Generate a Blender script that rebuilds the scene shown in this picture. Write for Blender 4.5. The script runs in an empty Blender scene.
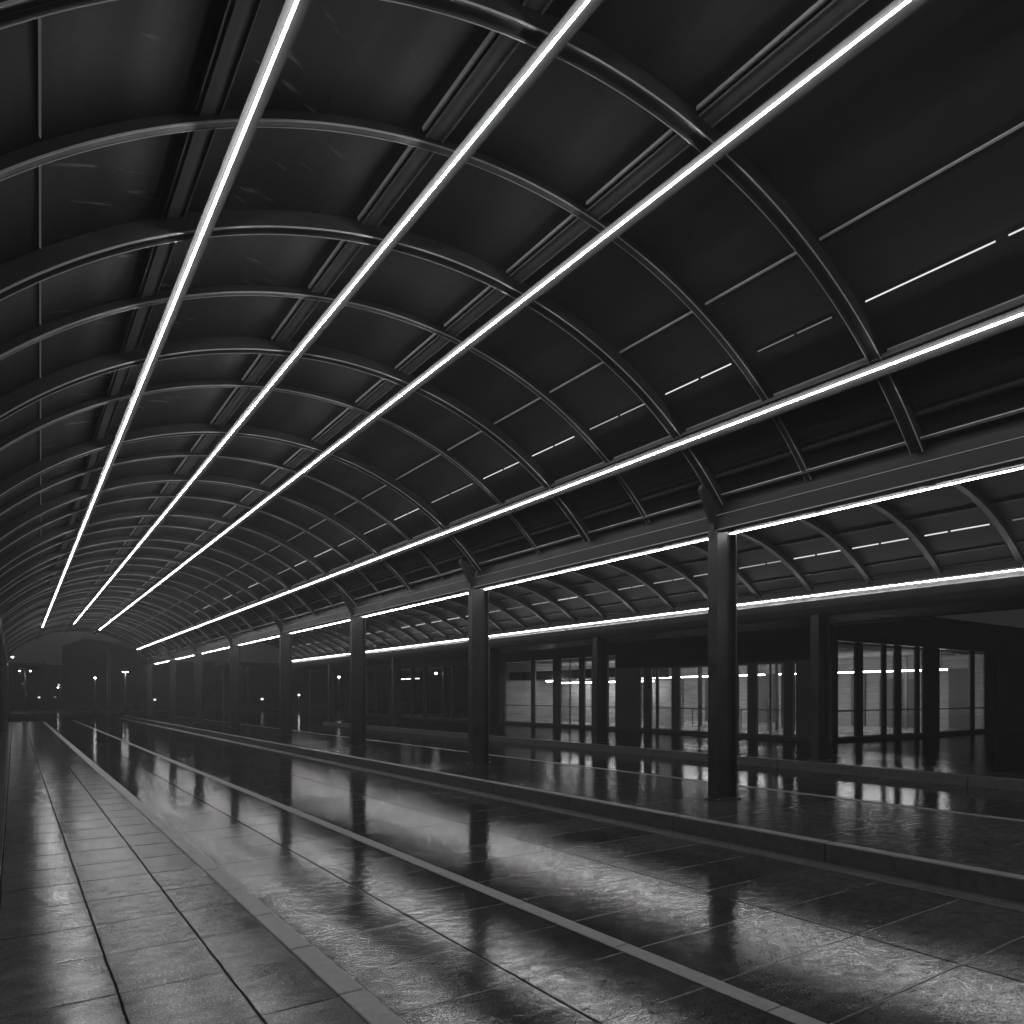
import bpy, math, random
random.seed(7)
S = bpy.context.scene
COL = S.collection
CAMZ = 1.7                      # eye height above the lane
YAW = math.radians(34.7)
F = 718.6 / 1024                # focal length in frame widths
SI, CO = math.sin(YAW), math.cos(YAW)

# ------------------------------------------------------------------ helpers
def tag(o, label=None, cat=None, group=None, kind=None):
    if label: o['label'] = label
    if cat: o['category'] = cat
    if group: o['group'] = group
    if kind: o['kind'] = kind
    return o

def empty(name, loc, label, cat, group=None):
    o = bpy.data.objects.new(name, None)
    o.empty_display_size = .2
    COL.objects.link(o)
    o.location = loc
    return tag(o, label, cat, group)

def wloc(o):
    x = y = z = 0
    while o is not None:
        x += o.location.x; y += o.location.y; z += o.location.z
        o = o.parent
    return x, y, z

class MB:
    def __init__(s): s.v = []; s.f = []
    def box(s, x0, x1, y0, y1, z0, z1):
        n = len(s.v)
        s.v += [(x0,y0,z0),(x1,y0,z0),(x1,y1,z0),(x0,y1,z0),(x0,y0,z1),(x1,y0,z1),(x1,y1,z1),(x0,y1,z1)]
        for q in ((0,3,2,1),(4,5,6,7),(0,1,5,4),(1,2,6,5),(2,3,7,6),(3,0,4,7)):
            s.f.append(tuple(n+i for i in q))
        return s
    def sweep(s, rings, caps=True):
        """rings: list of equal-length closed loops of points"""
        n = len(s.v); k = len(rings[0])
        for r in rings: s.v += [tuple(p) for p in r]
        for i in range(len(rings)-1):
            for j in range(k):
                a = n+i*k+j; b = n+i*k+(j+1) % k
                s.f.append((a, b, b+k, a+k))
        if caps:
            s.f.append(tuple(n+j for j in range(k))[::-1])
            s.f.append(tuple(n+(len(rings)-1)*k+j for j in range(k)))
        return s
    def tube(s, pts, rad, k=10):
        rings = []
        for i, p in enumerate(pts):
            a = pts[max(i-1, 0)]; b = pts[min(i+1, len(pts)-1)]
            d = [b[j]-a[j] for j in range(3)]; L = math.sqrt(sum(c*c for c in d)) or 1
            d = [c/L for c in d]
            up = (0, 0, 1) if abs(d[2]) < .9 else (1, 0, 0)
            e = (d[1]*up[2]-d[2]*up[1], d[2]*up[0]-d[0]*up[2], d[0]*up[1]-d[1]*up[0])
            L = math.sqrt(sum(c*c for c in e)); e = [c/L for c in e]
            g = (d[1]*e[2]-d[2]*e[1], d[2]*e[0]-d[0]*e[2], d[0]*e[1]-d[1]*e[0])
            r = rad[i] if isinstance(rad, (list, tuple)) else rad
            rings.append([tuple(p[m]+r*(math.cos(t)*e[m]+math.sin(t)*g[m]) for m in range(3))
                          for t in (2*math.pi*q/k for q in range(k))])
        return s.sweep(rings)
    def ball(s, c, r, sz=1, n=10, m=7):
        rings = []
        for i in range(1, m):
            a = math.pi*i/m
            rings.append([(c[0]+r*math.sin(a)*math.cos(2*math.pi*j/n), c[1]+r*math.sin(a)*math.sin(2*math.pi*j/n),
                           c[2]-r*sz*math.cos(a)) for j in range(n)])
        return s.sweep(rings)
    def prism(s, poly, z0, z1):
        return s.sweep([[(x, y, z0) for x, y in poly], [(x, y, z1) for x, y in poly]])
    def quad(s, *p):
        n = len(s.v); s.v += list(p); s.f.append(tuple(range(n, n+len(p)))); return s
    def build(s, name, mat, parent=None, bevel=0, smooth=False):
        o3 = wloc(parent) if parent else (0, 0, 0)
        me = bpy.data.meshes.new(name)
        me.from_pydata([(x-o3[0], y-o3[1], z-o3[2]) for x, y, z in s.v], [], s.f)
        me.update()
        import bmesh
        bm = bmesh.new(); bm.from_mesh(me); bmesh.ops.recalc_face_normals(bm, faces=bm.faces); bm.to_mesh(me); bm.free()
        me.materials.append(mat)
        if smooth:
            for p in me.polygons: p.use_smooth = True
        o = bpy.data.objects.new(name, me); COL.objects.link(o)
        if parent: o.parent = parent
        if bevel:
            b = o.modifiers.new('bevel', 'BEVEL'); b.width = bevel; b.segments = 2
            b.limit_method = 'ANGLE'; b.angle_limit = math.radians(40)
        return o

def at(px, py, d):
    """point seen at a pixel of the photograph, d metres deep"""
    l = (px-512)/718.6*d
    return (l*CO + d*SI, -l*SI + d*CO, (696-py)/718.6*d + CAMZ)

# ------------------------------------------------------------------ materials
class NT:
    def __init__(s, name):
        s.m = bpy.data.materials.new(name); s.m.use_nodes = True
        s.t = s.m.node_tree; s.t.nodes.clear()
        s.out = s.t.nodes.new('ShaderNodeOutputMaterial')
    def n(s, kind, **kw):
        o = s.t.nodes.new(kind)
        for k, v in kw.items(): setattr(o, k, v)
        return o
    def l(s, a, b): s.t.links.new(a, b)
    def math(s, op, a, b=None, c=None, clamp=False):
        o = s.n('ShaderNodeMath', operation=op, use_clamp=clamp)
        for i, v in enumerate((a, b, c)):
            if v is None: continue
            if isinstance(v, (int, float)): o.inputs[i].default_value = v
            else: s.l(v, o.inputs[i])
        return o.outputs[0]
    def mapr(s, v, a, b, c, d, kind='LINEAR'):
        o = s.n('ShaderNodeMapRange', interpolation_type=kind)
        s.l(v, o.inputs['Value'])
        for k, x in zip(('From Min', 'From Max', 'To Min', 'To Max'), (a, b, c, d)): 
            if isinstance(x, (int, float)): o.inputs[k].default_value = x
            else: s.l(x, o.inputs[k])
        return o.outputs[0]
    def pos(s, scale=(1, 1, 1), obj=False):
        if obj: src = s.n('ShaderNodeTexCoord').outputs['Object']
        else: src = s.n('ShaderNodeNewGeometry').outputs['Position']
        m = s.n('ShaderNodeMapping'); m.inputs['Scale'].default_value = scale
        s.l(src, m.inputs['Vector']); return m.outputs[0]
    def noise(s, scale, detail=4, rough=.55, vec=None, stretch=(1, 1, 1)):
        o = s.n('ShaderNodeTexNoise'); o.inputs['Scale'].default_value = scale
        o.inputs['Detail'].default_value = detail; o.inputs['Roughness'].default_value = rough
        s.l(vec if vec is not None else s.pos(stretch), o.inputs['Vector']); return o.outputs['Fac']
    def grey(s, v):
        o = s.n('ShaderNodeCombineColor')
        for i in range(3): s.l(v, o.inputs[i])
        return o.outputs[0]

def plain(name, base, rough=.5, metal=0, spec=.5, var=.25, vscale=3.0, bump=0., bscale=80, stretch=(1, 1, 1), rvar=.1):
    t = NT(name); p = t.n('ShaderNodeBsdfPrincipled'); t.l(p.outputs[0], t.out.inputs[0])
    a = t.noise(vscale, 5, .6, stretch=stretch)
    t.l(t.grey(t.mapr(a, .3, .7, base*(1-var), base*(1+var))), p.inputs['Base Color'])
    t.l(t.mapr(a, .3, .7, rough-rvar, rough+rvar), p.inputs['Roughness'])
    p.inputs['Metallic'].default_value = metal; p.inputs['Specular IOR Level'].default_value = spec
    if bump:
        b = t.n('ShaderNodeBump'); b.inputs['Strength'].default_value = bump; b.inputs['Distance'].default_value = .004
        t.l(t.noise(bscale, 4, .6, stretch=stretch), b.inputs['Height']); t.l(b.outputs[0], p.inputs['Normal'])
    return t.m

def emit(name, strength):
    t = NT(name); e = t.n('ShaderNodeEmission'); e.inputs['Strength'].default_value = strength
    e.inputs['Color'].default_value = (1, 1, 1, 1); t.l(e.outputs[0], t.out.inputs[0]); return t.m

def paving(name, base, jx, jw, cs, coff, cw, r0, r1, jx_col=.3, cross_col=1.8, grain=.5, ripple=.5, xs=None, ior=2.0, film_scale=13, film0=.3, grit0=.12, slabvar=.35, fade=.15):
    """wet stone slabs: long joints at the listed x, cross joints every cs metres"""
    t = NT(name); df = t.n('ShaderNodeBsdfDiffuse'); gs = t.n('ShaderNodeBsdfGlossy', distribution='BECKMANN'); gs.inputs[0].default_value = (1, 1, 1, 1)
    fr = t.n('ShaderNodeFresnel'); fr.inputs[0].default_value = ior
    mxs = t.n('ShaderNodeMixShader'); t.l(fr.outputs[0], mxs.inputs[0]); t.l(df.outputs[0], mxs.inputs[1]); t.l(gs.outputs[0], mxs.inputs[2])
    t.l(mxs.outputs[0], t.out.inputs[0])
    sep = t.n('ShaderNodeSeparateXYZ'); t.l(t.n('ShaderNodeNewGeometry').outputs['Position'], sep.inputs[0])
    x, y = sep.outputs[0], sep.outputs[1]
    wob = t.math('MULTIPLY', t.math('SUBTRACT', t.noise(2.2, 3), .5), .02)
    x = t.math('ADD', x, wob); y = t.math('ADD', y, wob)
    mx = None
    for c in jx:
        d = t.math('ABSOLUTE', t.math('SUBTRACT', x, c))
        k = t.mapr(d, jw*.35, jw*.65, 1, 0)
        mx = k if mx is None else t.math('MAXIMUM', mx, k)
    f = t.math('FRACT', t.math('DIVIDE', t.math('SUBTRACT', y, coff), cs))
    dy = t.math('MULTIPLY', t.math('SUBTRACT', .5, t.math('ABSOLUTE', t.math('SUBTRACT', f, .5))), cs)
    my = t.mapr(dy, cw*.35, cw*.65, 1, 0)
    # some joints are filled with silt and fade out
    my = t.math('MULTIPLY', my, t.mapr(t.noise(.9, 2), .40, .55, fade, 1))
    # slab index -> tone
    idx = t.math('FLOOR', t.math('DIVIDE', t.math('SUBTRACT', y, coff), cs))
    ix = 0
    for c in jx:
        g = t.math('GREATER_THAN', x, c); ix = g if ix == 0 else t.math('ADD', ix, g)
    cb = t.n('ShaderNodeCombineXYZ'); t.l(idx, cb.inputs[0])
    if ix != 0: t.l(ix, cb.inputs[1])
    wn = t.n('ShaderNodeTexWhiteNoise'); wn.noise_dimensions = '2D'; t.l(cb.outputs[0], wn.inputs['Vector'])
    tone = t.mapr(wn.outputs['Value'], 0, 1, 1-slabvar, 1+slabvar)
    fine = t.noise(160, 3, .7)
    big = t.noise(.55, 5, .6)
    med = t.noise(5, 5, .6)
    col = t.math('MULTIPLY', t.math('MULTIPLY', tone, t.mapr(fine, .3, .7, base*.55, base*1.5)), t.mapr(med, .3, .7, .75, 1.25))
    if mx is not None: col = t.math('MULTIPLY', col, t.mapr(mx, 0, 1, 1, jx_col))
    col = t.math('MULTIPLY', col, t.mapr(my, 0, 1, 1, cross_col))
    wet = t.mapr(t.math('ADD', t.math('MULTIPLY', big, .75), t.math('MULTIPLY', med, .25)), .38, .62, 0, 1, 'SMOOTHSTEP')
    r = t.mapr(wet, 0, 1, r0, r1)
    r = t.math('ADD', r, t.mapr(wn.outputs['Value'], 0, 1, -.015, .02))
    jm = t.math('MAXIMUM', my, mx if mx is not None else my)
    r = t.math('ADD', r, t.math('MULTIPLY', jm, .4), clamp=True)
    t.l(r, gs.inputs['Roughness'])
    film = t.mapr(t.noise(film_scale, 8, .74, stretch=(.7, 1, 1)), .32, .58, film0, 1)
    grit = t.mapr(t.noise(75, 4, .8), .36, .58, grit0, 1)
    fg = t.math('MULTIPLY', film, grit, clamp=True)
    t.l(t.grey(t.math('MULTIPLY', fg, t.mapr(jm, 0, 1, 1, .08))), gs.inputs[0])
    t.l(t.grey(t.math('MULTIPLY', col, t.mapr(fg, 0, 1, .45, 1.7))), df.inputs[0])
    h = t.math('ADD', t.math('MULTIPLY', t.noise(260, 2, .7), .06*grain), t.math('MULTIPLY', t.noise(60, 3, .6), .12*grain))
    h = t.math('ADD', h, t.math('MULTIPLY', t.noise(9, 4, .6, stretch=(.6, 1, 1)), .9*ripple))
    h = t.math('ADD', h, t.math('MULTIPLY', jm, -.8))
    b = t.n('ShaderNodeBump'); b.inputs['Strength'].default_value = 1; b.inputs['Distance'].default_value = .0042
    t.l(h, b.inputs['Height']); [t.l(b.outputs[0], q.inputs['Normal']) for q in (df, gs, fr)]
    return t.m

def glass(name, refl=.9):
    t = NT(name)
    tr = t.n('ShaderNodeBsdfTransparent'); tr.inputs[0].default_value = (.86, .86, .86, 1)
    gl = t.n('ShaderNodeBsdfGlossy'); gl.inputs['Roughness'].default_value = .03
    gl.inputs[0].default_value = (refl, refl, refl, 1)
    b = t.n('ShaderNodeBump'); b.inputs['Strength'].default_value = .25; b.inputs['Distance'].default_value = .01
    t.l(t.noise(1.4, 2), b.inputs['Height']); t.l(b.outputs[0], gl.inputs['Normal'])
    fr = t.n('ShaderNodeFresnel'); fr.inputs[0].default_value = 1.5
    bf = t.n('ShaderNodeNewGeometry').outputs['Backfacing']
    fac = t.math('MULTIPLY', fr.outputs[0], t.math('SUBTRACT', 1, bf))
    mx = t.n('ShaderNodeMixShader'); t.l(fac, mx.inputs[0]); t.l(tr.outputs[0], mx.inputs[1]); t.l(gl.outputs[0], mx.inputs[2])
    t.l(mx.outputs[0], t.out.inputs[0]); return t.m

STRIP_E = 100
M = dict(
    strip=emit('strip_diffuser', STRIP_E),
    slot=emit('slot_glow', .85), slot_mid=emit('slot_glow_medium', .4), slot_low=emit('slot_glow_low', .16), slot_dim=emit('slot_glow_faint', .06),  # glow levels of the added bright dashes and the left seam line
    lamp=emit('lamp_glow', 60), lamp_soft=emit('lamp_glow_soft', 14),
    room_lamp=emit('room_lamp_tube', 42), sign_lamp=emit('small_lamp', 6),
    lit_window=emit('far_lit_window', .16), lit_bright=emit('far_lit_window_bright', 1.2),
    rib=plain('rib_paint', .014, .5, 0, .15, .18, 4, .1),
    channel=plain('channel_paint', .085, .7, 0, .08, .2, 3, .1),
    plate=plain('mounting_plate_paint', .020, .75, 0, .05, .2, 5),  # for the plates added to catch a halo
    eaves=plain('eaves_paint', .05, .5, 0, .3, .2, 3),
    winframe=plain('window_frame_aluminium', .16, .45, 0, .4, .1, 4),
    seam=plain('seam_paint', .24, .5, 0, .4, .1, 6),  # seams, and the painted highlights of rib and beam edges
    trim=plain('trim_aluminium', .45, .3, .85, .5, .12, 6),
    beam=plain('beam_paint', .012, .5, 0, .15, .25, 2.5, .15, 50),
    column=plain('column_paint', .022, .42, 0, .25, .25, 2.2, .15, 60),
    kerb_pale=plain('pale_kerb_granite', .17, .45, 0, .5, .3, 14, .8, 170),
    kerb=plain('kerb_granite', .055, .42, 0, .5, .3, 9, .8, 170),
    strip_stone=plain('pale_granite_strip', .14, .55, 0, .5, .3, 12, .8, 170),
    gutter=plain('gutter_stone', .045, .35, 0, .5, .3, 8, .6, 150),
    frame=plain('frame_metal', .018, .45, 0, .4, .2, 4),
    fascia=plain('fascia_cladding', .035, .5, 0, .4, .2, 2, .3, 30, (.3, .3, 6)),
    inwall=plain('interior_plaster', .34, .6, 0, .3, .38, 1.3, stretch=(.5, .5, 7)),
    inpanel=plain('interior_timber', .10, .5, 0, .4, .3, 2, stretch=(1, 1, .1)),
    infloor=plain('interior_floor', .35, .25, 0, .5, .12, 2),
    inceil=plain('interior_ceiling', .18, .7, 0, .3, .1, 2),
    slat=plain('ceiling_slat', .5, .5, 0, .4, .1, 2),
    dark=plain('dark_steel', .02, .5, 0, .4, .2, 3),
    farwall=plain('far_plaster', .12, .8, 0, .2, .3, .6),
    fardark=plain('far_dark_render', .05, .8, 0, .2, .3, .6),
    leaf=plain('leaf', .05, .5, 0, .3, .5, 2),
    bark=plain('bark', .07, .9, 0, .2, .3, 8),
    pole=plain('galvanised_pole', .3, .4, .6, .5, .2, 6),
    glass=glass('window_glass'), glass_dark=glass('window_glass_dark', .9),
    ground=plain('wet_asphalt', .03, .33, 0, .5, .4, .4, .9, 6, rvar=.09),
)
def panel_mat():
    t = NT('roof_panel_metal'); p = t.n('ShaderNodeBsdfPrincipled'); t.l(p.outputs[0], t.out.inputs[0])
    a = t.noise(1.1, 5, .6, stretch=(2, .4, 2)); b = t.noise(7, 4, .6)
    base = t.math('ADD', t.mapr(a, .3, .7, .012, .0185), t.mapr(b, .3, .7, -.0015, .0015))
    # slanted reflections on the left flank, painted in as pale streaks
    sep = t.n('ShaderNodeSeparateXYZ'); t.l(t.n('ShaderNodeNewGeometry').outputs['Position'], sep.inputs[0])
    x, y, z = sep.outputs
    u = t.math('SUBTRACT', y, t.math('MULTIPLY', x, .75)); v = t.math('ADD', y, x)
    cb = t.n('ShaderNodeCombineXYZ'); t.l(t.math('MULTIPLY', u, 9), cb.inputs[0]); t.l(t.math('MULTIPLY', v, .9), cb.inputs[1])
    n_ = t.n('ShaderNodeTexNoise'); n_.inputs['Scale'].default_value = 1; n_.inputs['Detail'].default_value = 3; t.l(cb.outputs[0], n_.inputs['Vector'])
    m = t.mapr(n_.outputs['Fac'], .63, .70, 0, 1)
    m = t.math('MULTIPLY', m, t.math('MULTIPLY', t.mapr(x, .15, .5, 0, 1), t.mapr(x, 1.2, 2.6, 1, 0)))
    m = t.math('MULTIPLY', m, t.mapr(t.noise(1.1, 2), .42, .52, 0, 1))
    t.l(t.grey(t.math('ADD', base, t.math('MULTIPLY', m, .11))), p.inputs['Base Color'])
    t.l(t.mapr(a, .3, .7, .5, .66), p.inputs['Roughness']); p.inputs['Specular IOR Level'].default_value = .04
    # shallow board joints running down the tunnel
    bp = t.n('ShaderNodeBump'); bp.inputs['Strength'].default_value = .12; bp.inputs['Distance'].default_value = .006
    t.l(t.noise(5, 3, .6, stretch=(3, .15, 3)), bp.inputs['Height']); t.l(bp.outputs[0], p.inputs['Normal'])
    return t.m
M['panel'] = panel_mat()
M['road'] = paving('lane_wet_slabs', .030, (2.5, 4.93, 11.4, 13.1), .016, .69, .05, .011, .08, .13, jx_col=.35, cross_col=4, grain=.4, ripple=.45)
M['footway'] = paving('footway_granite', .065, (-1.13, -.61, -.09, .427, .943), .013, .66, .14, .015, .16, .20, jx_col=.1, cross_col=.15, grain=.6, ripple=.1, film0=.5, grit0=.12, fade=.75, slabvar=.14)
M['island'] = paving('island_wet_slabs', .030, (7.0, 8.48), .012, 1.38, .3, .012, .15, .21, jx_col=.4, cross_col=.5, grain=.45, ripple=.6)
M['platform'] = paving('platform_wet_slabs', .030, (15.0, 18.2), .012, 1.38, .6, .012, .15, .21, jx_col=.4, cross_col=.5, grain=.45, ripple=.6)

# ------------------------------------------------------------------ ground
def sheet(name, poly, z, m):
    b = MB(); b.quad(*[(x, y, z) for x, y in poly]); return tag(b.build(name, m), kind='structure')
sheet('ground', [(-700, -700), (900, -700), (900, 900), (-700, 900)], -.02, M['ground'])
sheet('road', [(-40, -14), (60, -14), (60, 84), (-40, 84)], 0, M['road'])

def arc(cx, cy, r, a0, a1, n=10):
    return [(cx+r*math.cos(math.radians(a0+(a1-a0)*i/n)), cy+r*math.sin(math.radians(a0+(a1-a0)*i/n))) for i in range(n+1)]
def slab(name, poly, z0, z1, m): return tag(MB().prism(poly, z0, z1).build(name, m), kind='structure')

FE = 50.5   # far end of the footway
slab('footway', [(-14, -12), (1.33, -12), (1.33, FE-1.5)] + arc(-.17, FE-1.5, 1.5, 0, 90)[1:] + [(-14, FE)], -.05, .2, M['footway'])
def kerb_run(name, x0, x1, y0, y1, step, m, top=.2, gap=.006):
    b = MB(); y = y0
    while y < y1-.05:
        b.box(x0, x1, y+gap/2, min(y+step, y1)-gap/2, -.05, top); y += step
    return tag(b.build(name, m, bevel=.012), kind='structure')
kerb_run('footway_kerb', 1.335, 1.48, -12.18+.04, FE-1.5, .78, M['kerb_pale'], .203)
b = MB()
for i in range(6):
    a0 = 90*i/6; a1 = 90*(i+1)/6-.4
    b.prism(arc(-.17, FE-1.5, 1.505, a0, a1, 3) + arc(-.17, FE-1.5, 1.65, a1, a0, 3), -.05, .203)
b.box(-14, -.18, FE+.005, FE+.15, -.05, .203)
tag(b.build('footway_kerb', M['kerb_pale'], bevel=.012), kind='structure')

IE = 64.0
slab('island', [(6.94, -12), (9.88, -12), (9.88, IE-1.4), (9.7, IE-.5), (8.9, IE), (7.9, IE), (7.1, IE-.5), (6.94, IE-1.4)], -.05, .2, M['island'])
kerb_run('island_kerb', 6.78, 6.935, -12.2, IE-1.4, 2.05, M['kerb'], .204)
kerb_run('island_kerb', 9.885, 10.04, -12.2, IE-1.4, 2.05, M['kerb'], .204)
b = MB()
o_ = [(6.78, IE-1.39), (6.95, IE-.4), (7.85, IE+.155), (8.95, IE+.155), (9.86, IE-.4), (10.04, IE-1.39)]
i_ = [(6.935, IE-1.39), (7.095, IE-.49), (7.9, IE+.005), (8.9, IE+.005), (9.705, IE-.49), (9.885, IE-1.39)]
for k in range(5): b.prism([o_[k], o_[k+1], i_[k+1], i_[k]], -.05, .204)
tag(b.build('island_kerb', M['kerb']), kind='structure')
# gutter course in front of the island kerb, flush strip of pale stone down the lane
tag(MB().box(6.50, 6.775, -12, IE-1.4, -.05, .012).build('gutter_course', M['gutter'], bevel=.005), kind='structure')
b = MB(); y = -12
while y < 58:
    b.box(3.32, 3.455, y, y+1.19, -.03, .005); y += 1.2
tag(b.build('paving_strip', M['strip_stone']), kind='structure')

PE = 41.5
slab('platform', [(14.94, -12), (60, -12), (60, 60), (20.5, 60), (20.5, PE), (15.6, PE), (14.94, PE-.7)], -.05, .2, M['platform'])
kerb_run('platform_kerb', 14.78, 14.935, -12.2, PE-.7, 2.05, M['kerb'], .204)
b = MB(); b.prism([(14.78, PE-.69), (15.5, PE+.155), (15.6, PE+.005), (14.935, PE-.7)], -.05, .204).prism([(15.5, PE+.155), (20.4, PE+.155), (20.4, PE+.005), (15.6, PE+.005)], -.05, .204)
tag(b.build('platform_kerb', M['kerb']), kind='structure')

# ------------------------------------------------------------------ main barrel canopy
CX, CZ = 3.95, CAMZ-1.18         # axis of the barrel
RB = 5.87                        # underside of the ribs
Y0, Y1 = -6.0, 61.6
TMAIN = [-4.2, -1.45, 1.3, 4.05, 6.8, 9.7, 13.3, 16.7, 20.3, 23.8, 27.3, 31.2, 35, 39, 43, 47, 51, 55.8, 60.7]
TMID = [(a+b_)/2 for a, b_ in zip(TMAIN, TMAIN[1:])]
TMID[5] = 11.2
TMID.pop(2)
def vp(u_th, r, cx=CX, cz=CZ): return (cx+r*math.sin(u_th), cz+r*math.cos(u_th))
def th_for(ratio, r, cx=CX, cz=CZ, lo=-.9, hi=.95):
    """angle at which a line along the tunnel shows at X/Z = ratio from the eye"""
    for _ in range(60):
        m_ = (lo+hi)/2; x, z = vp(m_, r, cx, cz)
        if x/(z-CAMZ) < ratio: lo = m_
        else: hi = m_
    return lo
def arch(sec, yc, t0, t1, n, cx=CX, cz=CZ):
    rings = []
    for i in range(n+1):
        t = t0+(t1-t0)*i/n
        rings.append([(cx+r*math.sin(t), yc+y, cz+r*math.cos(t)) for y, r in sec])
    return MB().sweep(rings)
def longbar(t, r0, r1, w0, w1, y0, y1, cx=CX, cz=CZ, mb=None):
    """bar along the tunnel: w0..w1 metres to the right of angle t, r0..r1 from the axis"""
    mb = mb or MB(); rm = r0
    a, c = t+w0/rm, t+w1/rm
    ring = lambda y: [(cx+r*math.sin(q), y, cz+r*math.cos(q)) for q, r in ((a, r0), (c, r0), (c, r1), (a, r1))]
    return mb.sweep([ring(y0), ring(y1)])

canopy = empty('barrel_canopy', (CX, Y0, CZ), 'long dark barrel vaulted canopy with arched ribs over the wet lane', 'canopy')
TS = math.radians(48.7)
n = 64
b = MB()
rings = []
for yy in (Y0, Y1):
    rings.append([(*((vp(-TS+2*TS*i/n, 6.03))[:1]), yy, vp(-TS+2*TS*i/n, 6.03)[1]) for i in range(n+1)] +
                 [(vp(TS-2*TS*i/n, 6.10)[0], yy, vp(TS-2*TS*i/n, 6.10)[1]) for i in range(n+1)])
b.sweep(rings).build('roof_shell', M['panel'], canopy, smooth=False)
MAIN = [(-.06, 6.027), (-.06, RB), (-.045, RB), (-.045, RB+.03), (.045, RB+.03), (.045, RB), (.06, RB), (.06, 6.027)]
MID = [(-.022, 6.027), (-.022, 5.955), (-.034, 5.955), (-.034, 5.94), (.034, 5.94), (.034, 5.955), (.022, 5.955), (.022, 6.027)]
def flanges(parent, yc, hw, r, wd, t0, t1, cx=CX, cz=CZ, n=72, mt='seam'):  # pale default paint puts the highlights on the rib edges
    for sg in (-1, 1):
        e = [(sg*hw, r+.012), (sg*hw, r-.002), (sg*(hw+wd), r-.002), (sg*(hw+wd), r+.012)]
        arch(e, yc, t0, t1, n, cx, cz).build('flange', M[mt], parent)
A48 = math.radians(48.3)
for y in TMAIN:
    o = arch(MAIN, y, -A48, A48, 72).build('arch_rib', M['rib'], canopy, bevel=.004)
    flanges(o, y, .061, RB, .006, -A48, A48)
for y in TMID:
    o = arch(MID, y, -A48, A48, 72).build('intermediate_rib', M['rib'], canopy, bevel=.003)
    flanges(o, y, .0345, 5.94, .005, -A48, A48)
RS = 5.80
T1, T2, T3, T4 = (th_for(q, RS) for q in (.337, .681, 1.06, 2.176))
allr = sorted(TMAIN+TMID)
def bays(y0=-5, y1=61, inset=.085):
    return [(p+inset, q-inset) for p, q in zip(allr, allr[1:]) if p >= y0 and q <= y1]
for t in (T1, T2, T3):
    mb = longbar(t, 6.0, 6.012, -.225, -.06, Y0+.1, Y1-.1)
    longbar(t, 5.988, 6.0, -.225, -.215, Y0+.1, Y1-.1, mb=mb)
    longbar(t, 5.985, 6.0, -.07, -.06, Y0+.1, Y1-.1, mb=mb)
    longbar(t, 6.012, 6.027, -.16, -.12, Y0+.1, Y1-.1, mb=mb)
    mb.build('channel_purlin', M['channel'], canopy, bevel=.002)
# plates added behind the strips to catch a halo of light
for t, w0 in ((T1, -.055), (T2, -.055), (T3, -.055), (T4, -.06)):
    mb = longbar(t, 5.834, 5.838, w0, .11, Y0+.1, Y1-.1)
    mb.build('mounting_plate', M['plate'], canopy)
for t in (T2, T3):
    mb = MB()
    for p, q in bays():
        longbar(t, 5.995, 6.028, -.285, -.273, p, q, mb=mb)
        longbar(t, 6.01, 6.028, -.258, -.248, p, q, mb=mb)
    mb.build('edge_trim', M['seam'], canopy)
mb = MB()
for p, q in bays(): longbar(T1, 5.99, 6.028, -.27, -.255, p, q, mb=mb)
mb.build('edge_trim', M['rib'], canopy)
mb = MB(); longbar(T4, 5.87, 5.94, -.075, -.065, Y0+.1, Y1-.1, mb=mb); longbar(T4, 5.94, 5.95, -.075, -.01, Y0+.1, Y1-.1, mb=mb)
longbar(T4, 5.868, 6.02, -.01, .01, Y0+.1, Y1-.1, mb=mb)
mb.build('channel_purlin', M['channel'], canopy)
for ratio, r0, w, mt in ((1.452, 6.01, .02, 'seam'), (2.08, 6.0, .018, 'seam'), (2.646, 5.96, .03, 'channel'), (2.56, 6.01, .03, 'channel')):
    t = th_for(ratio, r0); mb = MB()
    for p, q in bays(): longbar(t, r0, 6.028, -w/2, w/2, p, q, mb=mb)
    mb.build('purlin', M['rib'] if mt == 'channel' else M['seam'], canopy)
# glowing dashes added for the broken bright line on the right flank
t = th_for(1.776, 6.012)
for p, q in bays(-5, 40):
    L = q-p; mb = MB(); g = random.uniform(.45, .6)
    longbar(t, 6.012, 6.028, -.004, .004, p+L*random.uniform(.02, .2), p+L*(g-.02), mb=mb)
    longbar(t, 6.012, 6.028, -.004, .004, p+L*(g+.02), q-L*random.uniform(0, .12), mb=mb)
    mb.build('light_slot', M[random.choice(('slot', 'slot', 'slot_mid', 'slot_low')) if p > 4 else 'slot'], canopy)
# faint seam line on the left flank, its brightness added as glow
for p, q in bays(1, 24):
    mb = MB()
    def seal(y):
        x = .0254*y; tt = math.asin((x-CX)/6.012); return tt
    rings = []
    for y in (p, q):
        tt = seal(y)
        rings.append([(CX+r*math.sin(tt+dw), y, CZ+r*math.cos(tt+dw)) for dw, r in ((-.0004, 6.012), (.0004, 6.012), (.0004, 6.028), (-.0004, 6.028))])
    mb.sweep(rings).build('light_slot', M['slot_dim'], canopy)
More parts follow.
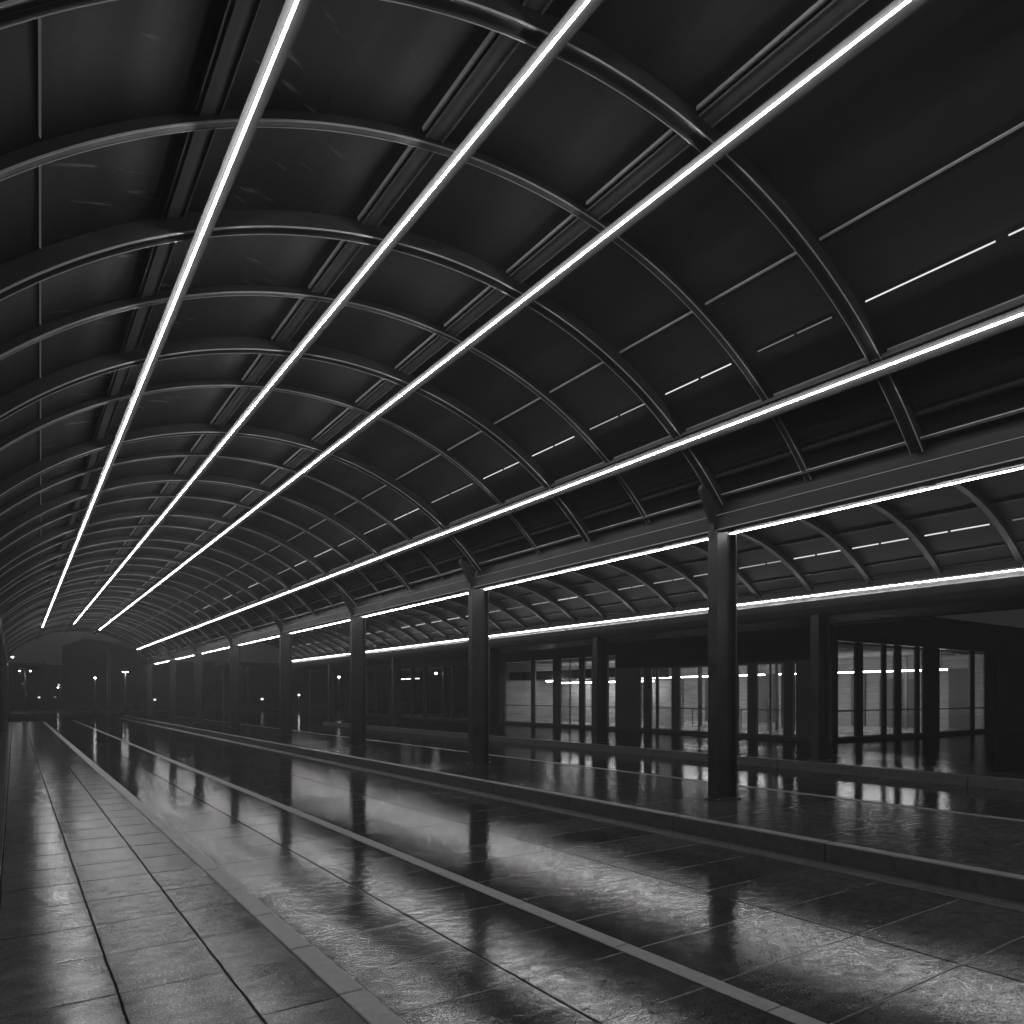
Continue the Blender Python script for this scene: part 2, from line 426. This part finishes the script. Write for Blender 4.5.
# edge beams
for sgn in (1, -1):
    x = lambda v: CX+sgn*(v-CX)
    xs = sorted((x(8.30), x(8.50))); 
    mb = MB(); mb.box(xs[0], xs[1], Y0, 62.2, CAMZ+2.38, CAMZ+2.60)
    mb.box(xs[0], xs[1], Y0, 62.2, CAMZ+2.84, CAMZ+2.88)
    mx = sorted((x(8.42), x(8.48))); mb.box(mx[0], mx[1], Y0, 62.2, CAMZ+2.601, CAMZ+2.839)
    mb.build('edge_beam', M['beam'], canopy, bevel=.006)
    xe = sorted((x(8.299), x(8.292)))
    MB().box(xe[0], xe[1], Y0, 62.2, CAMZ+2.379, CAMZ+2.391).box(xe[0], xe[1], Y0, 62.2, CAMZ+2.592, CAMZ+2.598).box(xe[0], xe[1], Y0, 62.2, CAMZ+2.872, CAMZ+2.882).build('edge_trim', M['seam'], canopy)  # pale strips added as the beam's edge highlights

# ------------------------------------------------------------------ columns
def make_column(name, h, label, group, sgn=1, b_=.44, fw=.17, knee=True):
    root = empty(name, (0, 0, 0), label, 'column', group)
    mb = MB(); tf = .03; w = .016
    hb = b_/2
    prof = [(-hb, -fw/2), (-hb+tf, -fw/2), (-hb+tf, -w/2), (hb-tf, -w/2), (hb-tf, -fw/2), (hb, -fw/2),
            (hb, fw/2), (hb-tf, fw/2), (hb-tf, w/2), (-hb+tf, w/2), (-hb+tf, fw/2), (-hb, fw/2)]
    mb.prism(prof, .015, h); mb.build('shaft', M['column'], root, bevel=.004)
    MB().box(-hb-.03, hb+.03, -fw/2-.05, fw/2+.05, 0, .018).build('base_plate', M['column'], root, bevel=.003)
    for bx_ in (-hb-.015, hb+.015):
        for by_ in (-fw/2-.03, fw/2+.03):
            MB().tube([(bx_, by_, .017), (bx_, by_, .036)], .011, 6).build('bolt', M['seam'], root)
    g = MB()
    # tapered knee rising from the shaft to the arch
    z = h-.12
    pr = [(-hb, z), (-hb+.12, z), (-hb+.12, h+.42), (-hb-.24, h+.62), (-hb-.28, h+.54), (-hb-.02, h+.10)]
    pr = [(-sgn*-px_, pz) if sgn == 1 else (-px_, pz) for px_, pz in pr]
    if knee: g.sweep([[(px_, yy, pz) for px_, pz in pr] for yy in (-.035, .035)]); g.build('knee_bracket', M['column'], root, bevel=.004)
    return root
def copy_tree(o, parent=None):
    c = o.copy(); COL.objects.link(c); c.parent = parent
    for ch in o.children: copy_tree(ch, c)
    return c
CY = [6.86, 13.55, 20.38, 27.34, 35.0, 43.0, 51.0, 60.7]
ordn = ['nearest', 'second', 'third', 'fourth', 'fifth', 'sixth', 'seventh', 'eighth and farthest']
base = make_column('steel_column', 2.38+CAMZ-.2, 'dark steel column nearest the camera on the island, in front of the doors', 'columns along the island')
base.location = (8.48, CY[0], .2)
def ins(o): return o
for i, y in enumerate(CY):
    if i:
        c = copy_tree(base); c.location = (8.48, y, .2)
        c['label'] = f'{ordn[i]} dark steel column from the camera in the island row'
lb = None
for i, y in enumerate([27.34, 35.0, 43.0, 51.0, 60.7]):
    if lb is None:
        lb = make_column('steel_column', 2.38+CAMZ-.2, '', 'columns along the left edge', sgn=-1); c = lb
    else: c = copy_tree(lb)
    c.location = (-.60, y, .2)
    c['label'] = ['fifth', 'fourth', 'third', 'second', 'last'][i] + ' column from the far end on the left edge of the footway' if i < 4 else 'column at the far end of the left footway edge'
r2 = None
for i, (y, d_) in enumerate([(9.6, 'dark steel column right of the lit doors, before the corner window'), (17.2, 'slim dark column on the far platform left of the lit doors'),
                             (23.4, 'slim dark column on the far platform at the left end of the lit glazing'), (32.0, 'slim dark column on the far platform before the unlit glazing'),
                             (40.6, 'last slim column at the rounded end of the far platform')]):
    if r2 is None:
        r2 = make_column('steel_column', 1.85+CAMZ-.2, '', 'columns along the far platform', b_=.44, fw=.2, knee=False); c = r2
    else: c = copy_tree(r2)
    c.location = (15.3, y, .2); c['label'] = d_

# ------------------------------------------------------------------ second, lower canopy
C2X, C2Z, R2 = 12.0, CAMZ-1.92, 5.42
low = empty('low_canopy', (C2X, Y0, C2Z), 'lower shallow vaulted canopy behind the island columns', 'canopy')
TS2a, TS2b = -math.asin(3.2/R2), math.asin(3.25/R2)
rings = []
for yy in (Y0, 47.6):
    rings.append([(C2X+(R2+.12)*math.sin(TS2a+(TS2b-TS2a)*i/36), yy, C2Z+(R2+.12)*math.cos(TS2a+(TS2b-TS2a)*i/36)) for i in range(37)] +
                 [(C2X+(R2+.18)*math.sin(TS2b-(TS2b-TS2a)*i/36), yy, C2Z+(R2+.18)*math.cos(TS2b-(TS2b-TS2a)*i/36)) for i in range(37)])
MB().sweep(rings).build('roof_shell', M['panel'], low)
sec2 = [(-.035, R2+.115), (-.035, R2+.02), (-.05, R2+.02), (-.05, R2), (.05, R2), (.05, R2+.02), (.035, R2+.02), (.035, R2+.115)]
y = -4.4; ribs2 = []
while y < 47.4:
    ribs2.append(y); o = arch(sec2, y, TS2a, TS2b, 40, C2X, C2Z).build('arch_rib', M['rib'], low, bevel=.003)
    flanges(o, y, .051, R2, .005, TS2a, TS2b, C2X, C2Z, 40, 'rib'); y += 1.42
t2 = th_for(4.68, R2+.1, C2X, C2Z, 0, .6)
for p, q in zip(ribs2, ribs2[1:]):
    mb = MB(); L = q-p; g = random.uniform(.4, .65)
    longbar(t2, R2+.1, R2+.118, -.008, .008, p+.08+random.uniform(0, .25), p+L*g-.03, C2X, C2Z, mb)
    longbar(t2, R2+.1, R2+.118, -.008, .008, p+L*g+.03, q-.08-random.uniform(0, .12), C2X, C2Z, mb)
    mb.build('light_slot', M[random.choice(('slot', 'slot_mid', 'slot_low'))], low)  # added glowing dashes, as on the main vault
for rr in (4.2, 5.4, 5.95):
    tt = th_for(rr, R2+.08, C2X, C2Z, 0, .62); mb = MB()
    for p, q in zip(ribs2, ribs2[1:]): longbar(tt, R2+.08, R2+.118, -.012, .012, p+.05, q-.05, C2X, C2Z, mb)
    mb.build('purlin', M['rib'], low)
# rounded eaves beam of the low canopy and its gutter overhang
pr = [(15.02, 2.18), (15.06, 2.02), (15.14, 1.90), (15.26, 1.83), (15.50, 1.83), (15.50, 2.36), (15.12, 2.36), (15.12, 2.26)]
MB().sweep([[(x, yy, z+CAMZ) for x, z in pr] for yy in (Y0, 47.8)]).build('edge_beam', M['eaves'], low)
MB().box(15.505, 17.2, Y0, 47.8, CAMZ+1.84, CAMZ+1.93).box(17.2, 17.26, Y0, 47.8, CAMZ+1.81, CAMZ+2.05).build('eaves_overhang', M['dark'], low)

# ------------------------------------------------------------------ light strips
def light_strip(ctr, down, y0, y1, label, w=.013, h=.013):
    """ctr (x,z) of the diffuser; down = unit vector away from the roof"""
    root = empty('light_strip', (ctr[0], y0, ctr[1]), label, 'light strip', 'linear light strips along the canopies')
    sx, sz = -down[1], down[0]
    def bar(a0, a1, d0, d1, ch=0):
        pts = [(a0, d0), (a1, d0), (a1, d1-ch), (a1-ch, d1), (a0+ch, d1), (a0, d1-ch)] if ch else [(a0, d0), (a1, d0), (a1, d1), (a0, d1)]
        return MB().sweep([[(ctr[0]+a*sx+d*down[0], yy, ctr[1]+a*sz+d*down[1]) for a, d in pts] for yy in ([y0+(y1-y0)*i/ns for i in range(ns+1)])])
    ns = 1
    bar(-w*.22, w*.22, -.03, -.0005).build('housing', M['trim'], root)
    ns = 110
    bar(-w/2, w/2, 0, h, .005).build('diffuser', M['strip'], root)
    return root
for t, ye, lab in ((T1, 50, 'leftmost bright light strip running down the vault'), (T2, 53, 'second bright light strip from the left, near the crown of the vault'),
                   (T3, 57, 'third bright light strip from the left, right of the vault crown'), (T4, 59.5, 'bright light strip low on the right flank of the main vault')):
    x, z = vp(t, RS+.02)
    light_strip((x, z), (-math.sin(t), -math.cos(t)), Y0+.2, ye, lab)
light_strip((8.98, CAMZ+2.478), (.25, -.968), Y0+.2, 61.5, 'bright light strip under the edge beam behind the island columns')
MB().box(8.505, 9.06, Y0, 62, CAMZ+2.496, CAMZ+2.52).build('light_shelf', M['plate'], canopy)  # set close above the strip to catch its halo
light_strip((14.99, CAMZ+2.295), (-.6, -.8), Y0+.2, 47.6, 'lowest bright light strip, above the rounded beam facing the doors')

# ------------------------------------------------------------------ glazed building
BX, BY = 21.5, 13.1
HT = 4.5
hall = empty('glass_building', (BX, BY, .2), 'low flat roofed building with lit glazed front and dark mullions beside the far platform', 'building')
Z0, ZT, ZT2 = .34, 2.83, 3.42
MB().box(BX+.1, 40, BY+.1, 54, .205, .25).build('floor', M['infloor'], hall)
MB().box(BX+.12, 39.8, BY+.12, 53.9, 3.62, 3.70).build('ceiling', M['inceil'], hall)
mb = MB()
mb.box(BX-.12, BX+.12, BY-.12, 54, ZT2+.06, HT).box(BX+.121, 40, BY-.12, BY+.12, ZT2+.06, HT)      # fascia
mb.build('wall', M['fascia'], hall, bevel=.01)
MB().box(BX-.35, 40.2, BY-.35, 54.2, HT+.001, HT+.09).build('roof', M['dark'], hall, bevel=.01)
MB().box(34, 34.15, BY+.2, 33, .25, 3.62).box(BX+.3, 34, 33, 33.15, .25, 3.62).build('interior_wall', M['inwall'], hall)
MB().box(33.4, 40, BY-.1, BY+.1, .2, ZT2+.06).build('wall', M['fascia'], hall)
MB().box(39.9, 40, BY+.12, 54, .2, HT).box(BX, 40, 54, 54.1, .2, HT).build('wall', M['fascia'], hall)
mb = MB(); y = BY+.5
while y < 32.8:
    mb.box(BX+.3, 33.9, y, y+.05, 3.46, 3.58); y += .62
mb.build('ceiling_slats', M['slat'], hall)
def window(plane, a0, a1, z0, z1, gl, fr=.035, rail=1.22, depth=.06, handle=False):
    """framed pane from a0 to a1 along the facade; rail: height of the cross rail"""
    mb = MB()
    def bx(p0, p1, zz0, zz1, dd=depth):
        if plane == 'x': mb.box(BX-dd/2, BX+dd/2, p0, p1, zz0, zz1)
        else: mb.box(p0, p1, BY-dd/2, BY+dd/2, zz0, zz1)
    bx(a0, a0+fr, z0, z1); bx(a1-fr, a1, z0, z1); bx(a0+fr, a1-fr, z0, z0+fr); bx(a0+fr, a1-fr, z1-fr, z1)
    if rail: bx(a0+fr, a1-fr, rail-.022, rail+.022, depth*.8)
    f = mb.build('window', M['winframe'], hall)
    g = MB()
    if plane == 'x': g.box(BX-.006, BX+.006, a0+fr-.005, a1-fr+.005, z0+fr-.005, z1-fr+.005)
    else: g.box(a0+fr-.005, a1-fr+.005, BY-.006, BY+.006, z0+fr-.005, z1-fr+.005)
    g.build('pane', gl, f)
    if handle:
        h_ = MB()
        for yy in ((a0+a1)/2-.05, (a0+a1)/2+.05):
            h_.tube([(BX-.09, yy, 1.0), (BX-.09, yy, 1.62)], .012, 8)
            for zz in (1.06, 1.56): h_.tube([(BX-.09, yy, zz), (BX-.02, yy, zz)], .008, 6)
        h_.build('handle', M['trim'], f)
        mb2 = MB().box(BX-depth/2-.004, BX+depth/2+.004, (a0+a1)/2-.022, (a0+a1)/2+.022, z0+.001, z1-.001); mb2.build('door_stile', M['winframe'], f)
def mull(plane, a0, a1, z0, z1, d0=.04, name='mullion', m='frame'):
    mb = MB()
    if plane == 'x': mb.box(BX-d0, BX+d0, a0, a1, z0, z1)
    else: mb.box(a0, a1, BY-d0, BY+d0, z0, z1)
    mb.build(name, M[m], hall, bevel=.006)
# sill course all round
MB().box(BX-.1, BX+.1, BY-.1, 54, .2, Z0-.001).box(BX+.101, 33.4, BY-.1, BY+.1, .2, Z0-.001).build('sill', M['frame'], hall)
yL = [(14.3, 14.45, ZT), (14.8, 15.9, ZT), (16.25, 16.7, ZT), (16.76, 17.5, ZT), (17.56, 19.46, ZT), (19.85, 20.62, ZT), (20.7, 21.0, ZT), (21.4, 21.62, ZT), (23.1, 23.62, ZT2),
      (24.65, 25.2, ZT2), (25.55, 26.95, ZT2), (27.5, 29.0, ZT2), (29.3, 31.7, ZT2)]
for a0, a1, zt in yL: window('x', a0, a1, Z0, zt, M['glass'], handle=a0 in (17.56, 14.8, 25.55))
for (a, b1), (c, d_) in zip([(v[0], v[1]) for v in yL], [(v[0], v[1]) for v in yL][1:]):
    if c-b1 > .02: mull('x', b1+.002, c-.002, Z0, ZT2+.058, .04, 'mullion' if c-b1 < .6 else 'door_panel', 'frame')
mull('x', BY-.1, 14.298, Z0, ZT2+.058, .1, 'corner_pier', 'fascia')
mull('x', 31.702, 33.2, Z0, ZT2+.058, .1, 'corner_pier', 'fascia')
MB().box(BX-.11, BX+.11, 14.3, 21.62, ZT+.002, ZT2+.058).build('transom_panel', M['fascia'], hall)
xF = [(21.75, 22.9), (23.3, 24.57), (24.8, 25.4), (25.8, 26.85), (27.1, 27.4), (28.6, 31.15), (31.5, 32.4)]
for a0, a1 in xF: window('y', a0, a1, Z0, ZT2, M['glass'])
for (a, b1), (c, d_) in zip(xF, xF[1:]): mull('y', b1+.002, c-.002, Z0, ZT2+.058)
mull('y', 32.402, 33.398, Z0, ZT2+.058)
mull('y', BX+.101, 21.748, Z0, ZT2+.058, .09)
# unlit wing
y = 33.25
k = 0
while y < 53.5:
    w = (1.5, 2.1, .9, 2.3)[k % 4]; k += 1
    window('x', y, min(y+w, 53.9), Z0, ZT2, M['glass_dark'], rail=None if k % 3 else 1.22)
    mull('x', y+w+.002, y+w+.2, Z0, ZT2+.058, .12); y += w+.202
MB().box(30, 30.15, 33.2, 53.9, .25, 3.6).build('interior_wall', M['inpanel'], hall)
# soffit box, piers and doors inside the lit hall
MB().box(BX+.9, BX+3.2, 23.0, 32.6, 2.55, 2.98).build('soffit', M['dark'], hall, bevel=.01)
for (x0, x1, y0, y1, mt) in ((24.6, 25.0, 20.2, 20.6, 'inwall'), (24.6, 25.0, 26.0, 26.4, 'inwall'), (27.5, 27.9, 17.0, 17.4, 'inwall'), (28.5, 28.9, 22.5, 22.9, 'inwall')):
    MB().box(x0, x1, y0, y1, .25, 3.45).build('pier', M[mt], hall, bevel=.01)
MB().box(33.9, 33.99, 16.5, 18.2, .26, 2.5).build('interior_door', M['inpanel'], hall)
MB().box(33.9, 33.99, 21.5, 23.4, .26, 2.5).build('interior_door', M['inpanel'], hall)
for y0, y1 in ((14.2, 15.1), (18.9, 19.6), (20.4, 21.0), (24.0, 25.6), (28.0, 28.7), (30.5, 31.4)):
    MB().box(33.88, 33.985, y0, y1, .26, 2.9).build('wall_panel', M['inpanel'], hall)
for x_, y_ in ((25.5, 15.6), (26.5, 18.6), (29.5, 20.4), (27.8, 23.8), (29.0, 28.4), (32.0, 16.0), (32.0, 25.2)):
    MB().box(x_-.05, x_+.05, y_-.05, y_+.05, .25, 3.45).build('post', M['winframe'], hall)
# glazed inner screen with handrail
mb = MB().box(25.8, 25.84, 14.5, 22.6, 1.10, 1.15)
yy = 14.5
while yy < 22.7: mb.box(25.8, 25.84, yy-.02, yy+.02, .25, 1.099); yy += 1.35
mb.build('handrail', M['winframe'], hall)
MB().box(26.2, 26.35, 23.6, 25.6, .25, 2.45).box(26.2, 26.35, 27.6, 29.6, .25, 2.45).box(26.2, 26.35, 30.2, 32.6, .25, 2.45).build('partition', M['inwall'], hall)
# lamps and furniture inside
def room_lamp(x, y0, y1, z, lab, mt='room_lamp', w=.09, hang=3.6):
    r = empty('tube_lamp', (x, y0, z), lab, 'lamp', 'tube lamps inside the building')
    MB().box(x-w/2, x+w/2, y0, y1, z, z+.05).build('tube', M[mt], r)
    mb = MB().box(x-.02, x+.02, y0, y1, z+.051, z+.09)
    mb.build('lamp_body', M['frame'], r)
    mb = MB()
    k = max(2, int((y1-y0)/3)+1)
    for i in range(k):
        yy = y0+.2+(y1-y0-.4)*i/(k-1); mb.box(x-.006, x+.006, yy-.006, yy+.006, z+.091, hang)
    mb.build('suspension', M['frame'], r)
room_lamp(30.6, 13.7, 21.5, CAMZ+1.03, 'long tube lamp behind the corner window', w=.1)
room_lamp(30.6, 22.2, 32.0, CAMZ+1.03, 'long tube lamp seen through the middle doors', w=.1)
room_lamp(23.4, 15.0, 15.9, CAMZ+1.42, 'short tube lamp near the ceiling just inside the doors', hang=3.6)
room_lamp(23.2, 18.1, 19.3, CAMZ+1.42, 'short tube lamp near the ceiling inside the wide middle pane', hang=3.6)
room_lamp(22.2, 24.9, 25.15, CAMZ+.72, 'small lamp under the soffit in the narrow left pane', hang=2.5)
room_lamp(22.15, 28.0, 28.9, CAMZ+.72, 'short tube lamp under the soffit in the left glazing', hang=2.5)
room_lamp(25.2, 24.5, 32, CAMZ+.70, 'tube lamp washing the partition behind the left glazing', hang=2.5)
for y0, y1, lab in ((45.7, 46.5, 'nearest of the four small tube lamps inside the unlit wing'), (46.8, 47.7, 'second of the four small tube lamps inside the unlit wing'),
                    (48.0, 48.6, 'third of the four small tube lamps inside the unlit wing'), (48.9, 49.8, 'farthest of the four small tube lamps inside the unlit wing')):
    room_lamp(23.6, y0, y1, CAMZ+1.22, lab, mt='sign_lamp', w=.09)

# ------------------------------------------------------------------ street lamps and the dark town beyond
def street_lamp(px, py, d, lab, double=None, mt='lamp', r=.1, arm=.5):
    x, y, z = at(px, py, d)
    root = empty('street_lamp', (x, y, 0), lab, 'street lamp', 'street lamps beyond the canopy')
    MB().tube([(x, y, -.02), (x, y, z*.5), (x, y, z+.28)], [.09, .07, .05], 8).build('pole', M['pole'], root, smooth=True)
    heads = [0] if not double else [-double, double]
    for h in heads:
        dx, dy = CO*h, -SI*h
        if h: MB().tube([(x, y, z+.2), (x+dx*.6, y+dy*.6, z+.26), (x+dx, y+dy, z+.2)], .03, 6).build('arm', M['pole'], root)
        l_ = MB().ball((x+dx, y+dy, z), r, .7).build('lamp_head', M[mt], root, smooth=True)
        hx, hy = x+dx, y+dy
        MB().tube([(hx, hy, z+r*.72), (hx, hy, z+r*1.0)], [r*1.25, r*.5], 10).build('cap', M['dark'], root)
street_lamp(7.5, 657, 66, 'twin globe street lamp at the far left edge of the canopy', .45, r=.08)
street_lamp(25, 671, 84, 'twin street lamp far left, right of the twin globe lamp', .62, r=.08)
street_lamp(60.5, 687.5, 120, 'low twin street lamp in the middle of the far opening', .42, r=.08)
street_lamp(95, 678, 78, 'single street lamp left of the tall slim post', r=.09)
street_lamp(125.2, 672, 80, 'twin street lamp between the slim post and the island columns', .22, r=.08)
street_lamp(339, 677, 84, 'small lamp seen between the third and fourth island columns', r=.15, mt='lamp_soft')
street_lamp(299, 695, 90, 'low lamp on a short post right of the fourth island column', r=.12, mt='lamp_soft')
x, y, z = at(436, 673.5, 44)
r = empty('wall_lamp', (x, y, z), 'single round lamp inside the unlit wing, left of the second island column', 'lamp')
MB().ball((x, y, z), .075).build('globe', M['lamp_soft'], r, smooth=True)
MB().tube([(x, y, z+.07), (x, y, 3.62)], .01, 6).build('cord', M['frame'], r)

def post(px, d, ztop, rad, lab, name='slim_post'):
    x, y, _ = at(px, 696, d)
    r = empty(name, (x, y, 0), lab, 'post')
    MB().tube([(x, y, 0), (x, y, ztop)], rad, 10).build('shaft', M['pole'], r, smooth=True)
    MB().tube([(x, y, 0), (x, y, .05)], rad*2.2, 10).build('foot', M['dark'], r)
post(107.5, 56, 5.5, .06, 'tall slim post right of the single street lamp at the far end')
post(110, 60, 5.2, .05, 'second slim post just behind the tall slim post')
post(248, 74, 5.4, .07, 'grey mast standing beyond the sixth island column')
# bus shelter like canopy on masts, seen between the far columns
x, y, z = at(268, 660, 76)
r = empty('far_shelter', (x, y, 0), 'flat far shelter roof on thin legs seen beyond the island columns', 'shelter')
MB().box(x-5, x+5, y-2, y+2, 4.9, 5.1).build('roof', M['pole'], r)
for dx in (-4.5, 4.5): MB().tube([(x+dx, y, -.02), (x+dx, y, 4.9)], .08, 8).build('leg', M['pole'], r)

def far_building(px0, px1, ytop, d, depth, lab, mat='fardark', lit=6, rows=4, roofpitch=0):
    x0, y0, z = at(px0, ytop, d); x1, y1, _ = at(px1, ytop, d)
    r = empty('distant_building', (x0, y0, 0), lab, 'building', 'distant dark buildings')
    fx, fy = SI*depth, CO*depth
    poly = [(x0, y0), (x1, y1), (x1+fx, y1+fy), (x0+fx, y0+fy)]
    MB().prism(poly, -.02, z).build('wall', M[mat], r)
    if roofpitch:
        mid = ((x0+x1)/2, (y0+y1)/2)
        MB().sweep([[(x0, y0, z+.02), (x1, y1, z+.02), (mid[0], mid[1], z+roofpitch)], [(x0+fx, y0+fy, z+.02), (x1+fx, y1+fy, z+.02), (mid[0]+fx, mid[1]+fy, z+roofpitch)]]).build('roof', M['dark'], r)
    else:
        MB().prism([(p[0], p[1]) for p in poly], z+.01, z+.35).build('parapet', M['dark'], r)
    W = math.hypot(x1-x0, y1-y0); n_ = max(2, int(W/2.6)); ux, uy = (x1-x0)/W, (y1-y0)/W
    cells = [(i, j) for i in range(n_) for j in range(rows) if 3+j*3 < z-1]
    random.shuffle(cells); cells = cells[:24]
    for q, (i, j) in enumerate(cells):
        s = (i+.5+random.uniform(-.35, .35))*W/n_; zz = 1.2+j*3.0+random.uniform(-.7, .7)
        cx_, cy_ = x0+ux*s, y0+uy*s
        pts = lambda o: [(cx_-ux*.2+o*SI, cy_-uy*.2+o*CO), (cx_+ux*.2+o*SI, cy_+uy*.2+o*CO)]
        f0, f1 = pts(-.06), pts(.05)
        MB().prism([f0[0], f0[1], f1[1], f1[0]], zz, zz+(.3 if q < lit else 1.2)).build('window', M['lit_bright' if q % 3 == 0 else 'lit_window'] if q < lit else M['glass_dark'], r)
far_building(-60, 20, 664, 150, 14, 'dark block at the far left beyond the twin globe lamp', lit=3, rows=6)
far_building(14, 64, 667, 135, 14, 'lower block with a few lit windows in the middle of the far opening', 'fardark', lit=18, rows=4)
far_building(62, 106, 646, 112, 16, 'tall dark gabled block right of centre in the far opening', lit=0, rows=4, roofpitch=1.2)
far_building(112, 236, 664, 118, 16, 'long dark block behind the last island columns', lit=2, rows=3)
far_building(238, 372, 668, 104, 14, 'dark block beyond the end of the low canopy', 'fardark', lit=3, rows=3)

def tree(px, d, h, w, lab):
    x, y, _ = at(px, 696, d); rnd = random.Random(int(px*7))
    r = empty('tree', (x, y, 0), lab, 'tree', 'trees beyond the canopy')
    mb = MB().tube([(x, y, -.02), (x+.05, y, h*.3), (x-.05, y+.1, h*.75)], [.16, .12, .04], 8)
    for k in range(6):
        a = rnd.uniform(0, 6.28); z0 = h*rnd.uniform(.3, .6)
        mb.tube([(x, y, z0), (x+math.cos(a)*w*.35, y+math.sin(a)*w*.35, z0+h*.2)], [.05, .015], 5)
    mb.build('trunk', M['bark'], r)
    c = MB()
    for k in range(26):
        a = rnd.uniform(0, 6.28); rr = w*.5*math.sqrt(rnd.random()); zz = h*rnd.uniform(.38, .98)
        rr *= (1-abs(zz/h-.62)*1.5)
        cc = (x+math.cos(a)*rr, y+math.sin(a)*rr, zz)
        for q in range(34):
            p = [cc[m]+rnd.gauss(0, .28) for m in range(3)]
            e = [rnd.uniform(-1, 1) for m in range(3)]; g = [rnd.uniform(-1, 1) for m in range(3)]
            s = .13
            c.quad(tuple(p), tuple(p[m]+e[m]*s for m in range(3)), tuple(p[m]+(e[m]+g[m])*s for m in range(3)), tuple(p[m]+g[m]*s for m in range(3)))
    c.build('crown', M['leaf'], r)
tree(36, 96, 5.6, 4.2, 'bare looking tree left of centre in the far opening')
tree(49, 100, 6.2, 4.6, 'tree right of the twin street lamp in the far opening')
tree(135, 92, 6.5, 4.5, 'tree beside the twin lamp left of the last island column')
tree(222, 96, 5.5, 4.4, 'tree seen between the fifth and sixth island columns')
# low wall across the far side of the road
x0, y0, _ = at(-30, 700, 92); x1, y1, _ = at(330, 700, 92)
r = empty('low_wall', (x0, y0, 0), 'low pale wall across the far side of the road', 'wall')
MB().prism([(x0, y0), (x1, y1), (x1+.3*SI, y1+.3*CO), (x0+.3*SI, y0+.3*CO)], -.02, .75).build('wall_body', M['farwall'], r)
MB().prism([(x0-.05*SI, y0-.05*CO), (x1-.05*SI, y1-.05*CO), (x1+.35*SI, y1+.35*CO), (x0+.35*SI, y0+.35*CO)], .752, .83).build('coping', M['kerb'], r)

# ------------------------------------------------------------------ thin haze added to lift the blacks
HAZE = .0020
t = NT('damp_air'); pv = t.n('ShaderNodeVolumePrincipled'); pv.inputs['Color'].default_value = (.9, .9, .9, 1)
pv.inputs['Density'].default_value = HAZE; pv.inputs['Anisotropy'].default_value = 0
t.l(pv.outputs[0], t.out.inputs['Volume'])
if HAZE: tag(MB().box(-710, 910, -710, 910, -1.1, 26).build('haze', t.m), kind='stuff')

for k in ('strip', 'room_lamp', 'lamp', 'lamp_soft'): M[k].cycles.emission_sampling = 'FRONT'
# ------------------------------------------------------------------ night sky
w = bpy.data.worlds.new('World'); S.world = w; w.use_nodes = True
nt = w.node_tree; bg = nt.nodes['Background']
tc = nt.nodes.new('ShaderNodeTexCoord'); sp = nt.nodes.new('ShaderNodeSeparateXYZ'); nt.links.new(tc.outputs['Generated'], sp.inputs[0])
mr = nt.nodes.new('ShaderNodeMapRange'); nt.links.new(sp.outputs[2], mr.inputs[0])
for k, v in zip(('From Min', 'From Max', 'To Min', 'To Max'), (0, .6, .024, .014)): mr.inputs[k].default_value = v
cb = nt.nodes.new('ShaderNodeCombineColor')
for i in range(3): nt.links.new(mr.outputs[0], cb.inputs[i])
nt.links.new(cb.outputs[0], bg.inputs[0]); bg.inputs[1].default_value = 1.0

# ------------------------------------------------------------------ camera
cam = bpy.data.cameras.new('camera'); co = bpy.data.objects.new('camera', cam); COL.objects.link(co)
co.location = (0, 0, CAMZ); co.rotation_euler = (math.pi/2, 0, -YAW)
cam.sensor_width = 36; cam.lens = 36*F; cam.shift_y = (696-512)/1024
cam.clip_start = .05; cam.clip_end = 3000
S.camera = co
S.view_settings.view_transform = 'Standard'; S.view_settings.look = 'None'
S.view_settings.exposure = 0; S.view_settings.gamma = 1
S.cycles.use_denoising = True; S.cycles.denoising_input_passes = 'RGB_ALBEDO_NORMAL'; S.cycles.use_adaptive_sampling = False
S.cycles.max_bounces = 8; S.cycles.diffuse_bounces = 3; S.cycles.glossy_bounces = 4; S.cycles.transparent_max_bounces = 12
S.cycles.sample_clamp_indirect = 4; S.cycles.caustics_reflective = False; S.cycles.caustics_refractive = False
